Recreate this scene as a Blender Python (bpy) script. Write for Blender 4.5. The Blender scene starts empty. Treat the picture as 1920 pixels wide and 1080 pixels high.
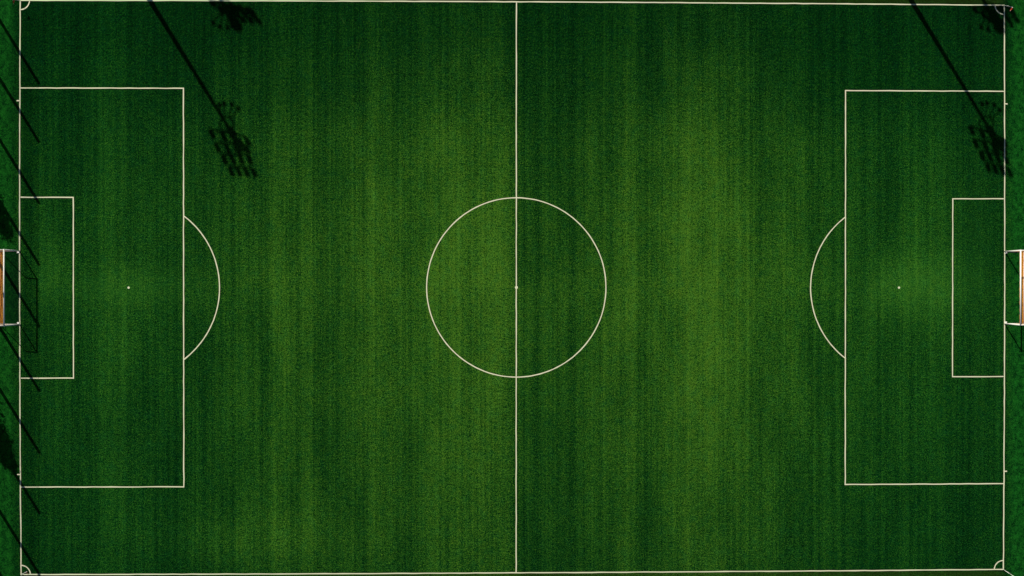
import bpy, bmesh, math, random
from mathutils import Vector, Matrix
random.seed(7)
sc = bpy.context.scene
C = sc.collection
R = math.radians

# ------------------------------------------------------------------ camera
cam_d = bpy.data.cameras.new('camera'); cam = bpy.data.objects.new('camera', cam_d); C.objects.link(cam)
cam_d.sensor_width = 36.0; cam_d.lens = 36 * 1481.95 / 1920
cam_d.clip_start = 0.5; cam_d.clip_end = 6000
cam.location = (-1.5836, 0.1495, 80.632)
cam.rotation_euler = (-0.0023126, -0.0140514, -0.0000106)
sc.camera = cam

# ------------------------------------------------------------------ sky, sun, exposure
KX, KY = 0.70, -1.135                      # shadow offset in metres per metre of height
to_sun = Vector((-KX, -KY, 1)).normalized()
elev = math.asin(to_sun.z); azim = math.atan2(to_sun.x, to_sun.y)
w = bpy.data.worlds.new('World'); sc.world = w; w.use_nodes = True
nt = w.node_tree; bg = nt.nodes['Background']
sky = nt.nodes.new('ShaderNodeTexSky'); sky.sky_type = 'NISHITA'; sky.sun_disc = False
sky.sun_elevation = elev; sky.sun_rotation = azim; sky.dust_density = 0.4; sky.air_density = 1.0
nt.links.new(sky.outputs[0], bg.inputs[0]); bg.inputs[1].default_value = 0.042
sun_d = bpy.data.lights.new('sun', 'SUN'); sun_d.energy = 4.8; sun_d.angle = R(0.53); sun_d.color = (1.0, 0.93, 0.80)
sun = bpy.data.objects.new('sun', sun_d); C.objects.link(sun)
sun.rotation_euler = (-to_sun).to_track_quat('-Z', 'Y').to_euler(); sun.location = (-60, 90, 100)
sc.view_settings.view_transform = 'Standard'; sc.view_settings.look = 'None'
sc.view_settings.exposure = 0.2; sc.view_settings.gamma = 1.0; sc.view_settings.use_curve_mapping = False

# ------------------------------------------------------------------ material helpers
class N:
    def __init__(s, name):
        s.m = bpy.data.materials.new(name); s.m.use_nodes = True
        s.t = s.m.node_tree; s.b = s.t.nodes['Principled BSDF']
    def new(s, t, **k):
        n = s.t.nodes.new(t)
        for a, v in k.items(): setattr(n, a, v)
        return n
    def put(s, sock, v):
        if hasattr(v, 'is_linked') or hasattr(v, 'links'): s.t.links.new(v, sock)
        else: sock.default_value = v
    def math(s, op, a, b=0.0, c=None, clamp=False):
        n = s.new('ShaderNodeMath', operation=op); n.use_clamp = clamp
        s.put(n.inputs[0], a); s.put(n.inputs[1], b)
        if c is not None: s.put(n.inputs[2], c)
        return n.outputs[0]
    def xyz(s):
        tc = s.new('ShaderNodeTexCoord'); sp = s.new('ShaderNodeSeparateXYZ')
        s.t.links.new(tc.outputs['Object'], sp.inputs[0]); return tc.outputs['Object'], sp.outputs
    def scale(s, vec, x, y, z=1.0):
        mp = s.new('ShaderNodeMapping'); s.t.links.new(vec, mp.inputs['Vector'])
        mp.inputs['Scale'].default_value = (x, y, z); return mp.outputs[0]
    def noise(s, vec, scale=1.0, detail=2.0, rough=0.5):
        n = s.new('ShaderNodeTexNoise'); s.t.links.new(vec, n.inputs['Vector'])
        n.inputs['Scale'].default_value = scale; n.inputs['Detail'].default_value = detail
        n.inputs['Roughness'].default_value = rough; return n.outputs['Fac']
    def ramp(s, fac, stops, interp='LINEAR'):
        n = s.new('ShaderNodeValToRGB'); s.put(n.inputs[0], fac); cr = n.color_ramp; cr.interpolation = interp
        while len(cr.elements) < len(stops): cr.elements.new(0.5)
        for e, (p, c) in zip(cr.elements, stops): e.position = p
        for e, (p, c) in zip(cr.elements, stops):
            e.color = (c, c, c, 1) if isinstance(c, (int, float)) else (*c, 1)
        return n.outputs[0]
    def mix(s, f, a, b, kind='MIX'):
        n = s.new('ShaderNodeMix', data_type='RGBA', blend_type=kind)
        s.put(n.inputs[0], f)
        for k, v in ((6, a), (7, b)):
            if isinstance(v, tuple): n.inputs[k].default_value = (*v, 1)
            else: s.put(n.inputs[k], v)
        return n.outputs[2]
    def bump(s, h, strength, dist):
        n = s.new('ShaderNodeBump'); s.put(n.inputs['Height'], h)
        n.inputs['Strength'].default_value = strength; n.inputs['Distance'].default_value = dist
        s.t.links.new(n.outputs[0], s.b.inputs['Normal'])
    def fin(s, col, rough=0.8, spec=0.3, metal=0.0):
        if isinstance(col, tuple): s.b.inputs['Base Color'].default_value = (*col, 1)
        else: s.t.links.new(col, s.b.inputs['Base Color'])
        s.b.inputs['Roughness'].default_value = rough
        s.b.inputs['Specular IOR Level'].default_value = spec
        s.b.inputs['Metallic'].default_value = metal
        return s.m

def simple(name, col, col2, scale=6.0, rough=0.5, spec=0.4, metal=0.0):
    n = N(name); v, _ = n.xyz(); f = n.noise(v, scale, 3)
    return n.fin(n.mix(f, col, col2), rough, spec, metal)

def PX(u):          # image column of the survey -> metres along the pitch, for the mowing bands
    return (u - 968.0) / 18.35

def turf():
    n = N('turf'); v, o = n.xyz(); X, Y = o[0], o[1]
    # nap of the brushed turf: bands that run across the pitch
    wob = n.noise(n.scale(v, 0.10, 0.045), 1.0, 3)
    xw = n.math('ADD', X, n.math('MULTIPLY', n.math('SUBTRACT', wob, 0.5), 1.6))
    fx = n.math('DIVIDE', n.math('ADD', xw, 53.0), 106.0)
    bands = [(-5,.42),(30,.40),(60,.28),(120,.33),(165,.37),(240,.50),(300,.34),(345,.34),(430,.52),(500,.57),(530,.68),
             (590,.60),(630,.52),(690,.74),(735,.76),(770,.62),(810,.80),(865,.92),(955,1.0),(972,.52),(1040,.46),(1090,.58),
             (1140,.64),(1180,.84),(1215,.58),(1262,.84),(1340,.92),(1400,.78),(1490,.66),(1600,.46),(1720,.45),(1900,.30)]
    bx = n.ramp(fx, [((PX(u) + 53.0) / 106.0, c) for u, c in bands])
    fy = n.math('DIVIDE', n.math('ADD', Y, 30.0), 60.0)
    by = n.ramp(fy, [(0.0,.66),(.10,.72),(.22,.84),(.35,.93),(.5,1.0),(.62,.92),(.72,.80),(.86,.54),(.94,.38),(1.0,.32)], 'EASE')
    tone = n.math('MULTIPLY', n.math('ADD', n.math('MULTIPLY', bx, .77), .105), by)  # broad falloff from the middle: grass scattering painted into tone, with some wear
    # worn, flattened patches
    def blob(cx, cy, rx, ry, amp):
        dx = n.math('DIVIDE', n.math('SUBTRACT', X, cx), rx); dy = n.math('DIVIDE', n.math('SUBTRACT', Y, cy), ry)
        d = n.math('ADD', n.math('MULTIPLY', dx, dx), n.math('MULTIPLY', dy, dy))
        return n.math('MULTIPLY', n.math('POWER', 2.718, n.math('MULTIPLY', d, -1.0)), amp)
    for b in [(-39.3,0,6,2.2,.13),(40.6,.2,4.4,3.0,.28),(38.6,.3,1.2,1.0,.08),(0,0,44,1.6,.05),(-26,-25.5,10,3.4,.20),(43.5,3.5,3,9,.10),(-12,12,6,9,.04),
              (17,12,4,8,.08),(-36,8,5,6,.04),(-47.0,2,1.6,4,.12)]:
        tone = n.math('ADD', tone, blob(*b))
    # darker turf colour inside the left goal
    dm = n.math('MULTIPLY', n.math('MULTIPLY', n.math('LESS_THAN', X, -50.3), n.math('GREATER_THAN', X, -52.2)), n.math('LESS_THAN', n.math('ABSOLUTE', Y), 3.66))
    big = n.noise(n.scale(v, 0.30, 0.11), 1.0, 4, 0.55)
    tone = n.math('MULTIPLY', tone, n.math('ADD', n.math('MULTIPLY', big, 0.9), 0.54))
    tone = n.math('MULTIPLY', n.math('POWER', n.math('MAXIMUM', tone, .02), 1.18), .84)
    # brushed streaks, many metres long
    s1 = n.noise(n.scale(v, 1.1, 0.06), 1.0, 3, 0.6)
    s2 = n.noise(n.scale(v, 4.5, 0.05), 1.0, 2, 0.6)
    # tufts
    g1 = n.noise(n.scale(v, 9.0, 7.0), 1.0, 2, 0.7)
    g2 = n.noise(n.scale(v, 1.9, 1.5), 1.0, 3, 0.65)
    g3 = n.noise(n.scale(v, 1.2, 4.5), 1.0, 2, 0.6)
    def band(width, off, alongs):           # one brush or mower pass: a constant nap between two crisp edges
        w1 = n.new('ShaderNodeTexWhiteNoise', noise_dimensions='1D')
        wx = n.math('ADD', X, n.math('MULTIPLY', n.math('SUBTRACT', wob, .5), .35))
        n.put(w1.inputs['W'], n.math('FLOOR', n.math('ADD', n.math('DIVIDE', wx, width), off)))
        al = n.noise(n.scale(v, 1.0 / width, alongs), 1.0, 2, .5)
        return n.math('MULTIPLY', n.math('SUBTRACT', w1.outputs[0], .5), n.math('ADD', n.math('MULTIPLY', al, 1.6), .1))
    b1 = band(1.35, .3, .05); b2 = band(.47, .1, .09); b3 = band(.21, .7, .14)
    def c(a, k): return n.math('MULTIPLY', n.math('SUBTRACT', a, 0.5), k)
    amp = n.math('ADD', n.math('MULTIPLY', tone, 0.75), 0.26)
    s0 = n.noise(n.scale(v, 0.42, 0.03), 1.0, 2, 0.6); s3 = n.noise(n.scale(v, 9.5, 0.25), 1.0, 1, 0.5)
    g0 = n.noise(n.scale(v, 16.0, 14.0), 1.0, 1, 0.6)
    d = n.math('ADD', c(s1, .50), c(s2, .40)); d = n.math('ADD', d, c(g1, 2.6)); d = n.math('ADD', d, c(g2, .85)); d = n.math('ADD', d, c(g3, .60))
    d = n.math('ADD', d, c(s0, .30)); d = n.math('ADD', d, c(s3, .30)); g4 = n.noise(n.scale(v, 5.2, 4.4), 1.0, 2, 0.8); d = n.math('ADD', d, c(g0, 5.2)); d = n.math('ADD', d, c(g4, 2.0))
    for q, k in ((b1, .15), (b2, .16), (b3, .26)): d = n.math('ADD', d, n.math('MULTIPLY', q, k))
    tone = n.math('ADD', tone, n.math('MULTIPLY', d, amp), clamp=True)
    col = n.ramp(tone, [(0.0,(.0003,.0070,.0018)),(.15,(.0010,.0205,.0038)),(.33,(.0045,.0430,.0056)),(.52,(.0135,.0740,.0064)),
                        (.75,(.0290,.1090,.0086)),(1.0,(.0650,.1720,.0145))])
    ch = n.noise(n.scale(v, 1.3, .9), 1.0, 3, .7)             # some tufts drier, some bluer
    col = n.mix(n.math('MULTIPLY', n.math('SUBTRACT', ch, .5), 1.8, clamp=True), col, n.mix(1.0, col, (1.50, .98, .80), 'MULTIPLY'))
    col = n.mix(n.math('MULTIPLY', n.math('SUBTRACT', .5, ch), 2.2, clamp=True), col, n.mix(1.0, col, (.55, .98, 1.75), 'MULTIPLY'))
    # ends bluer, middle warmer: wear plus view-dependent scattering painted into the colour
    ends = n.math('MULTIPLY', n.math('SUBTRACT', n.math('ABSOLUTE', X), 20.0), 1 / 22.0, clamp=True)
    col = n.mix(n.math('MULTIPLY', ends, n.math('ADD', n.math('MULTIPLY', big, .8), .5), clamp=True), col, n.mix(1.0, col, (.80, 1.06, 1.10), 'MULTIPLY'))
    spot_wear = n.math('ADD', blob(-39.3, 0, 6, 1.9, .60), blob(41.0, .2, 5.0, 3.0, .8)); spot_wear = n.math('ADD', spot_wear, blob(46.5, 3, 2.4, 6.5, .30)); spot_wear = n.math('ADD', spot_wear, blob(-47.4, 2, 1.0, 4, .35))  # lighter worn turf round the penalty spots and before the goals
    fl = n.noise(n.scale(v, 7.5, 6.0), 1.0, 1, 0.6)          # sparse yellow-green blades
    fl = n.math('MULTIPLY', n.math('SUBTRACT', fl, .66), 7.0, clamp=True)
    col = n.mix(n.math('MULTIPLY', fl, n.math('ADD', n.math('MULTIPLY', tone, .6), .12)), col, (.075,.150,.016))
    col = n.mix(n.math('MULTIPLY', spot_wear, .35), col, (.0120,.0850,.0110))
    # olive, drier turf along both touchlines outside play; richer green behind the goal lines
    ay = n.math('ABSOLUTE', Y); out = n.math('MULTIPLY', n.math('SUBTRACT', ay, 29.12), 6.0, clamp=True)
    out = n.math('MULTIPLY', out, n.math('SUBTRACT', 50.6, n.math('ABSOLUTE', X), clamp=True))
    col = n.mix(n.math('MULTIPLY', out, .32), col, n.mix(g1, (.012,.024,.003), (.040,.055,.008)))
    ax = n.math('ABSOLUTE', X); oe = n.math('MULTIPLY', n.math('SUBTRACT', ax, 50.45), 1.1, clamp=True)
    oe = n.math('MULTIPLY', oe, n.math('SUBTRACT', 1.0, out))
    col = n.mix(n.math('MULTIPLY', oe, .7), col, n.mix(n.math('ADD', n.math('ADD', c(g0, 2.4), c(g4, 1.6)), n.math('ADD', c(g2, 2.2), .5), clamp=True), (.0005,.012,.003), (.010,.125,.012)))
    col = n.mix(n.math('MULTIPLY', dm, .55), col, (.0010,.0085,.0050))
    n.bump(n.math('ADD', g1, g2), 0.35, 0.03)
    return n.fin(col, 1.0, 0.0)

def line_paint():
    n = N('line_fibre'); v, o = n.xyz()
    a = n.noise(v, 0.9, 3); b = n.noise(v, 11.0, 2)
    col = n.mix(a, (.66,.69,.49), (.73,.70,.52)); col = n.mix(n.math('MULTIPLY', b, .5), col, (.42,.47,.27))
    return n.fin(col, .9, .1)

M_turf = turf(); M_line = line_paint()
M_ground = N('verge_grass')
_v, _o = M_ground.xyz()
M_ground = M_ground.fin(M_ground.mix(M_ground.noise(_v, .35, 6, .7), (.012,.045,.006), (.05,.10,.014)), .95, .08)
M_white = simple('white_painted_aluminium', (.86,.85,.80), (.80,.79,.74), 4, .6, .3)
M_net = simple('tan_net_cord', (.50,.24,.06), (.42,.19,.04), 9, .85, .2)
M_pool = simple('orange_net_cord', (.62,.27,.035), (.34,.14,.016), 3.5, .9, .15)
M_cord = simple('weathered_net_cord', (.42,.42,.36), (.34,.34,.30), 9, .85, .2)
M_steel = simple('galvanised_steel', (.36,.37,.38), (.28,.29,.30), 2, .5, .5, .6)
M_dark = simple('dark_lamp_housing', (.05,.05,.055), (.08,.08,.085), 5, .5, .4)
M_glass = simple('lamp_glass', (.35,.38,.40), (.45,.47,.48), 5, .15, .6)
M_post = simple('green_powder_coat', (.03,.08,.045), (.04,.10,.06), 3, .5, .4)
M_fnet = simple('black_net_cord', (.03,.04,.035), (.05,.06,.05), 5, .8, .2)
M_scuff = simple('combed_fibre', (.030,.085,.014), (.012,.050,.008), 14, 1.0, 0.0)
M_outline = simple('dark_line_outline', (.0060,.0120,.0025), (.0180,.0150,.0040), 3, 1.0, 0.0)
M_pole = simple('white_flag_pole', (.80,.80,.74), (.72,.72,.66), 5, .5, .3)
M_red = simple('red_flag_cloth', (.52,.05,.03), (.42,.04,.025), 9, .85, .15)
M_pale = simple('pale_flag_cloth', (.78,.60,.52), (.70,.52,.45), 9, .85, .15)
M_bark = simple('bark', (.10,.07,.045), (.16,.12,.08), 6, .95, .1)
M_leaf = simple('leaves', (.025,.070,.015), (.06,.13,.025), 1.5, .8, .2)

# ------------------------------------------------------------------ geometry helpers
def link(name, bm, mat, parent=None, smooth=False):
    me = bpy.data.meshes.new(name); bm.to_mesh(me); bm.free()
    me.materials.append(mat)
    if smooth:
        for p in me.polygons: p.use_smooth = True
    o = bpy.data.objects.new(name, me); C.objects.link(o)
    if parent: o.parent = parent
    return o
def tag(o, label, cat, group=None):
    o['label'] = label; o['category'] = cat
    if group: o['group'] = group
def empty(name, loc, rz=0.0):
    o = bpy.data.objects.new(name, None); C.objects.link(o); o.location = loc; o.rotation_euler = (0, 0, rz)
    o.empty_display_size = .3; return o
def tube(bm, a, b, r, r2=None, seg=8, cap=True):
    a, b = Vector(a), Vector(b); r2 = r if r2 is None else r2
    d = (b - a); 
    if d.length < 1e-6: return
    z = d.normalized(); x = z.orthogonal().normalized(); y = z.cross(x)
    A = []; B = []
    for i in range(seg):
        t = 2 * math.pi * (i + .5) / seg; u = x * math.cos(t) + y * math.sin(t)
        A.append(bm.verts.new(a + u * r)); B.append(bm.verts.new(b + u * r2))
    for i in range(seg):
        j = (i + 1) % seg; bm.faces.new((A[i], A[j], B[j], B[i]))
    if cap: bm.faces.new(A[::-1]); bm.faces.new(B)
def path(bm, pts, r, seg=8):
    for p, q in zip(pts[:-1], pts[1:]): tube(bm, p, q, r, seg=seg)
def box(bm, c, s, rot=None):
    mt = Matrix.Translation(Vector(c)) @ ((rot or Matrix()).to_4x4()) @ Matrix.Diagonal((*s, 1))
    g = bmesh.ops.create_cube(bm, size=1.0, matrix=mt); 
    bmesh.ops.bevel(bm, geom=list({e for v in g['verts'] for e in v.link_edges}), offset=min(s) * .12, segments=1, affect='EDGES')

# ------------------------------------------------------------------ ground
bm = bmesh.new(); bmesh.ops.create_grid(bm, x_segments=8, y_segments=8, size=1500)
for v_ in bm.verts: v_.co.z = -0.008
g = link('ground', bm, M_ground); g['kind'] = 'structure'
bm = bmesh.new()
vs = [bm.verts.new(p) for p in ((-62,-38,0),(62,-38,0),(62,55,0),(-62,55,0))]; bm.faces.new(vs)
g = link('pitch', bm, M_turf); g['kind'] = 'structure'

# ------------------------------------------------------------------ markings, one inlaid sheet without overlaps where possible
LW = 0.108; ZL = 0.012
_z = [ZL]; _dz = [.0006]; _x = [0.0]
def strip(bm, pts, w=LW, closed=False):
    n = len(pts); L_, R_ = [], []
    for i, p in enumerate(pts):
        a = pts[(i - 1) % n] if (closed or i) else pts[0]; b = pts[(i + 1) % n] if (closed or i < n - 1) else pts[-1]
        t = Vector((b[0] - a[0], b[1] - a[1])).normalized(); nn = Vector((-t.y, t.x))
        w_ = w + _x[0]; j1 = random.uniform(-.010, .010); j2 = random.uniform(-.010, .010)
        L_.append(bm.verts.new((p[0] + nn.x * (w_ / 2 + j1), p[1] + nn.y * (w_ / 2 + j1), _z[0])))
        R_.append(bm.verts.new((p[0] - nn.x * (w_ / 2 + j2), p[1] - nn.y * (w_ / 2 + j2), _z[0])))
    for i in range(n if closed else n - 1):
        j = (i + 1) % n; bm.faces.new((R_[i], R_[j], L_[j], L_[i]))
    _z[0] += _dz[0]
def seg(bm, a, b, bow=None, w=LW):
    d = math.hypot(b[0] - a[0], b[1] - a[1]); n = max(2, int(d / .9))
    drift = [random.uniform(-.012, .012) for _ in range(n + 1)]
    pts = []
    for i in range(n + 1):
        t = i / n; x = a[0] + (b[0] - a[0]) * t; y = a[1] + (b[1] - a[1]) * t
        if bow: s = 4 * t * (1 - t); x += bow[0] * s; y += bow[1] * s
        if abs(b[0] - a[0]) > abs(b[1] - a[1]): y += drift[i] * (0 < i < n)
        else: x += drift[i] * (0 < i < n)
        pts.append((x, y))
    strip(bm, pts, w)
def arc(bm, cx, cy, r, a0, a1, n, closed=False, w=LW):
    m = n if closed else n + 1
    strip(bm, [(cx + r * math.cos(R(a0 + (a1 - a0) * i / n)), cy + r * math.sin(R(a0 + (a1 - a0) * i / n))) for i in range(m)], w, closed)
def disc(bm, x, y, r):
    bm.faces.new([bm.verts.new((x + r * math.cos(t * math.pi / 8), y + r * math.sin(t * math.pi / 8), _z[0])) for t in range(16)]); _z[0] += _dz[0]
h = LW / 2
def draw_markings(bm):
    _rs = random.getstate()
    seg(bm, (-50.15 - h, 29.03), (50.17 + h, 29.04), (0, .11)); seg(bm, (-50.15 - h, -29.04), (50.16 + h, -29.02), (0, -.09))
    seg(bm, (-50.14, 29.05 - h), (-50.14, -29.05 + h), (-.11, 0)); seg(bm, (50.17, 29.05 - h), (50.16, -29.0 + h), (.09, 0))
    seg(bm, (0, 29.12 - h), (-.03, -29.11 + h))
    arc(bm, 0, .02, 9.15, 0, 360, 120, True); disc(bm, 0, .02, .15)
    for s in (-1, 1):
        gx = 50.2; px = 33.76; qx = 44.85
        seg(bm, (s * (gx - h), 20.19), (s * px, 20.21)); seg(bm, (s * (gx - h), -20.18), (s * px, -20.21)); seg(bm, (s * px, 20.21 + h), (s * px, -20.21 - h))
        seg(bm, (s * (gx - h), 9.15), (s * qx, 9.13)); seg(bm, (s * (gx - h), -9.15), (s * qx, -9.16)); seg(bm, (s * qx, 9.13 + h), (s * qx, -9.16 - h))
        cx = s * 39.3; disc(bm, cx, 0, .115)
        a = math.degrees(math.asin(7.30 / 9.15)); 
        if s < 0: arc(bm, cx, 0, 9.17, -a, a, 40)
        else: arc(bm, cx + .0, 0, 9.13, 180 - a, 180 + a, 40)
        for t in (-1, 1):
            seg(bm, (s * (50.22), t * 18.9), (s * 50.52, t * 18.9), w=.12)
            cy = t * 29.03; a0 = {(-1, 1): -90, (1, 1): 180, (1, -1): 90, (-1, -1): 0}[(s, t)]
            arc(bm, s * 50.14, cy, .93, a0 + 3, a0 + 87, 10)
    random.setstate(_rs)
bm = bmesh.new(); draw_markings(bm)
g = link('pitch_markings', bm, M_line); g['kind'] = 'structure'
# boot scuffs: combed-up pale fibre
_z[0] = .0025; bm = bmesh.new()
for x_, y_, l_, a_ in ((-17.7,27.2,.75,-60),(-17.5,26.9,.4,-50),(-5.0,26.0,.7,62),(-5.1,24.3,.55,4),(-16.0,24.6,.8,74),(15.4,26.2,.9,-55),(15.3,25.1,.5,-40),
                       (16.0,20.2,.6,80),(16.4,18.0,.7,86),(47.0,-8.7,.9,4),(38.7,.25,.5,150),(-15.3,23.0,.5,70),(16.6,14.2,.6,88),(-6.2,9.0,.5,80),(30,24.3,.4,20)):
    ca, sa = math.cos(R(a_)) * l_ / 2, math.sin(R(a_)) * l_ / 2
    strip(bm, [(x_ - ca, y_ - sa), (x_, y_ + .03), (x_ + ca, y_ + sa)], .05)
g = link('turf_scuffs', bm, M_scuff); g['kind'] = 'structure'
# dark outline strips added beside each line for a crisp, sharpened edge
_z[0] = .003; _dz[0] = .00015; _x[0] = .075
bm = bmesh.new(); draw_markings(bm); g = link('line_outlines', bm, M_outline); g['kind'] = 'structure'

# ------------------------------------------------------------------ goals
def make_goal(sgn, x0, label):
    t = empty('goal', (x0, 0.0, 0), 0 if sgn > 0 else 0); D = sgn
    H = 2.50; W = 3.72; r = .06; AX = 1.03 * D; AZ = 2.42; BX = 1.97 * D; BZ = .05
    for y in (-W, W):
        b = bmesh.new(); tube(b, (0, y, 0.0), (0, y, H - .058), r, seg=14); link('post', b, M_white, t, True)
        b = bmesh.new(); tube(b, (.06 * D, y, H - .01), (AX, y, AZ), .045, seg=10); link('top_arm', b, M_white, t, True)
        b = bmesh.new(); tube(b, (AX, y, AZ), (BX, y, BZ + .04), .040, seg=10); link('back_stay', b, M_white, t, True)
        b = bmesh.new(); tube(b, (.065 * D, y, BZ), (BX, y, BZ), .05, seg=10); link('ground_bar', b, M_white, t, True)
        b = bmesh.new(); yy = y - math.copysign(.14, y); box(b, (.10 * D, yy, .04), (.22, .18, .06)); link('base_plate', b, M_white, t)
    b = bmesh.new(); tube(b, (0, -W - .06, H), (0, W + .06, H), .068, seg=14); link('crossbar', b, M_white, t, True)
    b = bmesh.new(); tube(b, (BX, -W - .05, BZ), (BX, W + .05, BZ), .05, seg=10); link('rear_ground_bar', b, M_white, t, True)
    b = bmesh.new(); cr = .0035; cell = .12; ny = int(2 * W / cell)
    def prof(u, y):                         # top panel then back panel, with a little sag between the arms
        sag = (1 - (y / W) ** 2)
        if u < 1: return Vector((AX * u, y, H - .05 + (AZ - H + .02) * u - .10 * sag * math.sin(u * math.pi) * 1.0))
        k = u - 1; return Vector((AX + (BX - AX) * k + .10 * D * sag * math.sin(k * math.pi) * .5 , y, AZ - .03 + (BZ + .03 - AZ) * k))
    us = [i / 8 for i in range(9)] + [1 + i / 20 for i in range(1, 21)]
    for i in range(ny + 1):
        y = -W + .03 + (2 * W - .06) * i / ny; path(b, [prof(u, y) for u in [0, .25, .5, .75, 1, 1.25, 1.5, 1.75, 2]], cr, 3)
    for u in us: path(b, [prof(u, -W + (2 * W) * j / 8) for j in range(9)], cr, 3)
    for y in (-W + .01, W - .01):           # side panels
        for i in range(1, 20):
            z = H * i / 20; xe = AX + (BX - AX) * (1 - z / AZ) if z < AZ else AX; tube(b, (.05 * D, y, z), (xe, y, z), cr, seg=3, cap=False)
        for i in range(1, 16):
            x = BX * i / 16; zt = AZ if abs(x) < abs(AX) else AZ * (abs(BX) - abs(x)) / (abs(BX) - abs(AX)); tube(b, (x, y, .06), (x, y, zt), cr, seg=3, cap=False)
    link('net', b, M_net, t)
    # slack foot of the net lying gathered in front of the rear bar
    b = bmesh.new()
    rows = 15; cols = 150; vv = []
    ph = [random.uniform(0, 6.28) for _ in range(6)]
    for i in range(rows):
        row = []
        for j in range(cols + 1):
            y = -W + .10 + (2 * W - .20) * j / cols; u = i / (rows - 1)
            x = (1.52 + .39 * u) * D + .012 * math.sin(y * 9 + i)
            fold = .035 * math.sin(u * 17 + ph[0] + .6 * math.sin(y * 1.3 + ph[1])) + .03 * math.sin(u * 8 + y * 2.2 + ph[2]) + .012 * math.sin(y * 23 + u * 6)
            z = .055 + .03 * math.sin(u * math.pi) + fold * (.4 + .6 * math.sin(u * math.pi)) + random.uniform(-.006, .006)
            row.append(b.verts.new((x, y, max(.012, z))))
        vv.append(row)
    for i in range(rows - 1):
        for j in range(cols): b.faces.new((vv[i][j], vv[i][j + 1], vv[i + 1][j + 1], vv[i + 1][j]))
    fo = link('net_fold', b, M_pool, t)
    md = fo.modifiers.new('thick', 'SOLIDIFY'); md.thickness = .008
    tag(t, label, 'goal', 'goals')
    return t
make_goal(-1, -50.27, 'white goal at the left end of the pitch, fence post shadows crossing its mouth')
make_goal(1, 50.26, 'white football goal at the right end of the pitch, standing in open sunlight')

# ------------------------------------------------------------------ corner flags
def corner_flag(base, top, label, flagdir, pale):
    t = empty('corner_flag', base); v = Vector(top) - Vector(base)
    b = bmesh.new(); mid = v * .5 + Vector((0, 0, .06)); path(b, [(0, 0, 0), mid, v], .024, 8); link('pole', b, M_pole, t, True)
    b = bmesh.new(); bmesh.ops.create_uvsphere(b, u_segments=8, v_segments=6, radius=.032, matrix=Matrix.Translation(v)); link('pole_tip', b, M_pole, t, True)
    for mat, nm, off, sc_ in ((M_red, 'flag', 0, 1.0),) + (((M_pale, 'flag_edge', .02, 1.0),) if pale else ()):
        b = bmesh.new(); fd = Vector(flagdir); dn = v.normalized(); nn = 10; g_ = []
        u0, u1 = (0.0, 1.0) if nm == 'flag' else (.80, 1.03)
        for i in range(nn + 1):
            u = u0 + (u1 - u0) * i / nn; r_ = []
            for j in range(5):
                k = j / 4; p = v - dn * (.02 + .34 * (k * (1 - .75 * u) + .375 * u)) + fd * (.40 * u) + Vector((.05 * math.sin(u * 6) * u, 0, -.10 * u * u + .02 + off))
                r_.append(b.verts.new(p))
            g_.append(r_)
        for i in range(nn):
            for j in range(4): b.faces.new((g_[i][j], g_[i + 1][j], g_[i + 1][j + 1], g_[i][j + 1]))
        o = link(nm, b, mat, t, True); md = o.modifiers.new('thick', 'SOLIDIFY'); md.thickness = .006
    tag(t, label, 'corner flag', 'corner flags')
corner_flag((-50.15,29.02,0), (-50.08,28.62,1.32), 'red corner flag at the top left corner, its shadow a small dark triangle', (-.15,-.95,-.1), True)
corner_flag((50.18,29.03,0), (50.16,28.32,1.38), 'red corner flag at the top right corner beside the shadow of the lamp heads', (-.1,-.9,-.2), True)
corner_flag((-50.13,-29.03,0), (-48.98,-28.40,1.0), 'leaning corner flag at the bottom left corner, tipped in over the corner arc', (.45,-.75,-.35), True)
corner_flag((50.15,-29.02,0), (50.40,-29.28,1.48), 'corner flag at the bottom right corner, only its thin pole in view', (.2,-.9,-.1), False)

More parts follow.
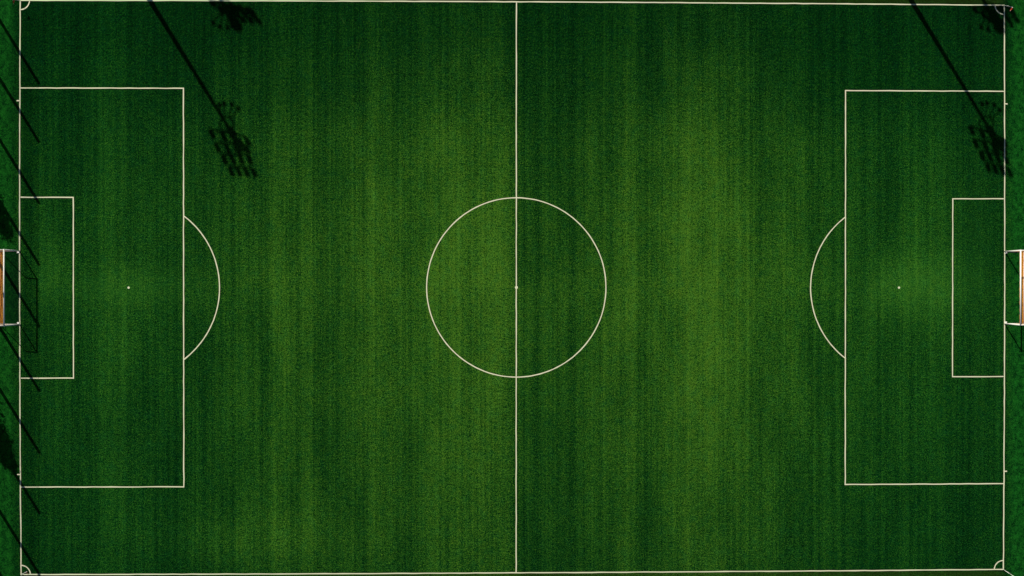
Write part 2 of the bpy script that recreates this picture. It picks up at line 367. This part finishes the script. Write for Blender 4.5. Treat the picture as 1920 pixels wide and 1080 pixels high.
# ------------------------------------------------------------------ floodlight masts (their shadows fall on the pitch)
def make_mast():
    t = empty('floodlight_mast', (0, 0, 0)); ht = 18.9
    b = bmesh.new(); tube(b, (0, 0, 0), (0, 0, ht), .29, .16, 16); link('mast_pole', b, M_steel, t, True)
    b = bmesh.new(); tube(b, (0, 0, 0), (0, 0, .05), .42, .42, 16); 
    for k in range(8): tube(b, (.34 * math.cos(k * .785), .34 * math.sin(k * .785), .05), (.34 * math.cos(k * .785), .34 * math.sin(k * .785), .12), .03, seg=6)
    link('base_plate', b, M_steel, t)
    b = bmesh.new(); zr = 17.05; rr = .70                        # ring round the mast and its spokes
    path(b, [(rr * math.cos(k * math.pi / 12), rr * math.sin(k * math.pi / 12), zr) for k in range(25)], .07)
    for k in range(4): tube(b, (.12 * math.cos(k * 1.57 + .78), .12 * math.sin(k * 1.57 + .78), zr), (rr * math.cos(k * 1.57 + .78), rr * math.sin(k * 1.57 + .78), zr), .03)
    tube(b, (-.62, rr, zr), (.62, rr, zr), .055); link('ring', b, M_steel, t)
    for x0, x1, y1 in ((-.50, -.72, 1.95), (-.20, -.25, 2.10), (.22, .52, 2.02), (.55, 1.18, 1.62)):
        b = bmesh.new(); tube(b, (x0, rr, zr), (x1, y1, zr), .06); a = link('lamp_arm', b, M_steel, t)
        b = bmesh.new(); box(b, (x1, y1, zr), (.34, .34, .22)); fl = link('floodlight', b, M_dark, t)
        b = bmesh.new(); box(b, (x1, y1 + .02, zr - .125), (.26, .26, .02)); link('lens', b, M_glass, fl)
    rows = [(17.3, -.12, .56, 1.78, 4, -.35), (17.9, -.28, .97, 1.50, 4, -.08), (18.6, -.30, 1.30, 1.27, 4, 0), (19.4, -.30, 1.65, 1.15, 4, -.06)]
    for z, xo, d, hw, nl, slope in rows:
        b = bmesh.new(); tube(b, (xo - hw, -d - slope, z), (xo + hw, -d + slope, z), .085); link('crossarm', b, M_steel, t)
        b = bmesh.new(); tube(b, (0, 0, z - .3), (xo, -d, z), .055); link('bracket', b, M_steel, t)
        for k in range(nl):
            u = -1 + 2 * k / (nl - 1); x = xo + hw * u; y = -d + slope * u
            b = bmesh.new(); rot = Matrix.Rotation(R(random.uniform(-8, 8)), 3, 'Z') @ Matrix.Rotation(R(28), 3, 'X')
            c = Vector((x, y - .10, z + .38)); box(b, c, (.42, .30, .62), rot); tube(b, (x, y, z), c, .03, seg=6)
            fl = link('floodlight', b, M_dark, t)
            b = bmesh.new(); box(b, c + rot @ Vector((0, -.14, 0)), (.29, .02, .46), rot); link('lens', b, M_glass, fl)
    b = bmesh.new(); box(b, (0, .02, 17.75), (.64, .50, .80)); link('ballast_box', b, M_steel, t)
    b = bmesh.new(); box(b, (.10, -.16, 18.75), (.80, .62, .90)); link('ballast_box', b, M_steel, t)
    for q0, q1 in (((.62, .7, zr), (1.30, -.45, 17.3)), ((-.62, .5, zr), (-1.2, -.65, 17.3))):
        b = bmesh.new(); tube(b, q0, q1, .03); link('brace', b, M_steel, t)
    for x in (-.9, .4):
        b = bmesh.new(); path(b, [(x - .2, -.56, 17.3), (x - .25, -.97, 17.9), (x - .28, -1.30, 18.6), (x - .28, -1.65, 19.4)], .035); link('brace', b, M_steel, t)
    return t
def copy_tree(o, parent=None):
    c = o.copy(); C.objects.link(c); c.parent = parent
    for ch in [q for q in bpy.data.objects if q.parent == o]: copy_tree(ch, c)
    return c
mast0 = make_mast()
masts = [(-41.34, 35.91, 0, 'floodlight mast above the left half, its lamps turned toward the pitch'),
         (-41.49, 47.82, 180, 'floodlight mast behind the left one, its lamps turned away from the pitch'),
         (36.39, 36.20, -9, 'floodlight mast above the right half, its lamps turned toward the pitch'),
         (36.65, 47.95, 193, 'floodlight mast behind the right one, its lamps turned away from the pitch')]
tree_copies = [mast0]
for _ in masts[1:]: tree_copies.append(copy_tree(mast0))
for o, (x, y, a, lab) in zip(tree_copies, masts):
    o.location = (x, y, 0); o.rotation_euler = (0, 0, R(a)); tag(o, lab, 'floodlight mast', 'floodlight masts along the upper touchline')

# ------------------------------------------------------------------ ball-stop fence behind the left goal
HF = 7.0; fx0 = -48.30 - KX * HF
tips = [20.66, 14.75, 8.56, 2.31, -3.93, -10.43, -16.70, -22.82, -29.08, -35.4]
t = empty('ball_stop_fence', (fx0, tips[0] - KY * HF, 0)); oy = tips[0] - KY * HF
for y in tips:
    b = bmesh.new(); tube(b, (0, y - KY * HF - oy, 0), (0, y - KY * HF - oy, HF), .16, .14, 12); link('fence_post', b, M_post, t, True)
b = bmesh.new(); y1 = tips[-1] - KY * HF - oy; ln = abs(y1); nn = int(ln / .13)
for i in range(nn + 1): tube(b, (0, -ln * i / nn, .05), (0, -ln * i / nn, HF - .05), 0.0048, seg=3, cap=False)
for i in range(51): tube(b, (0, 0, .06 + (HF - .12) * i / 50), (0, -ln, .06 + (HF - .12) * i / 50), 0.0048, seg=3, cap=False)
tube(b, (0, 0, HF - .05), (0, -ln, HF - .05), .012, seg=5); link('fence_net', b, M_fnet, t)
tag(t, 'tall ball-stop fence of posts and netting behind the left goal, seen by its slanting shadows', 'fence')

# ------------------------------------------------------------------ trees behind the fence (their tips shade the left edge)
def make_tree(loc, H, rad, seed, label, gaps):
    rnd = random.Random(seed); t = empty('tree', loc)
    b = bmesh.new(); pts = [Vector((.06 * math.sin(i), .06 * math.cos(i * 1.3), H * .93 * i / 8)) for i in range(9)]
    for i in range(8): tube(b, pts[i], pts[i + 1], .16 * (1 - i / 8.6), .16 * (1 - (i + 1) / 8.6), 8)
    for i in range(26):
        z = H * (.18 + .70 * i / 26); a = rnd.uniform(0, 6.28); l = rad * (.75 - .5 * i / 26)
        tube(b, (0, 0, z), (l * math.cos(a), l * math.sin(a), z + l * .9), .035, .012, 5)
    link('trunk', b, M_bark, t, True)
    b = bmesh.new()
    for c in range(150):
        u = rnd.random() ** .8; z = H * (.16 + .80 * u); rr = rad * (1 - u) ** .62 * (.55 + .6 * rnd.random()) ; a = rnd.uniform(0, 6.28)
        cen = Vector((rr * math.cos(a) * .85, rr * math.sin(a) * .85, z)); cs = (.20 + .22 * rnd.random()) * (1.15 - .5 * u)
        if rnd.random() < gaps: continue
        for k in range(75):
            p = cen + Vector((rnd.gauss(0, cs), rnd.gauss(0, cs), rnd.gauss(0, cs * 1.3)))
            q = Matrix.Rotation(rnd.uniform(0, 6.28), 3, Vector((rnd.gauss(0, 1), rnd.gauss(0, 1), rnd.gauss(0, 1) + .01)).normalized())
            s = rnd.uniform(.08, .17)
            b.faces.new([b.verts.new(p + q @ Vector(w_)) for w_ in ((-s, 0, 0), (0, -s * .55, 0), (s, 0, 0), (0, s * .55, 0))])
    link('crown', b, M_leaf, t)
    tag(t, label, 'tree', 'trees behind the ball-stop fence')
make_tree((-51.45 - .70 * 9.2, 5.5 + 1.135 * 9.2, 0), 9.6, 2.0, 3, 'leafy tree behind the fence, its loose tip shadow falling above the left goal', .30)
make_tree((-51.2 - .70 * 9.4, -17.8 + 1.135 * 9.4, 0), 9.9, 2.5, 5, 'dense tree behind the fence, its dark tip shadow falling near the lower left corner', .0)
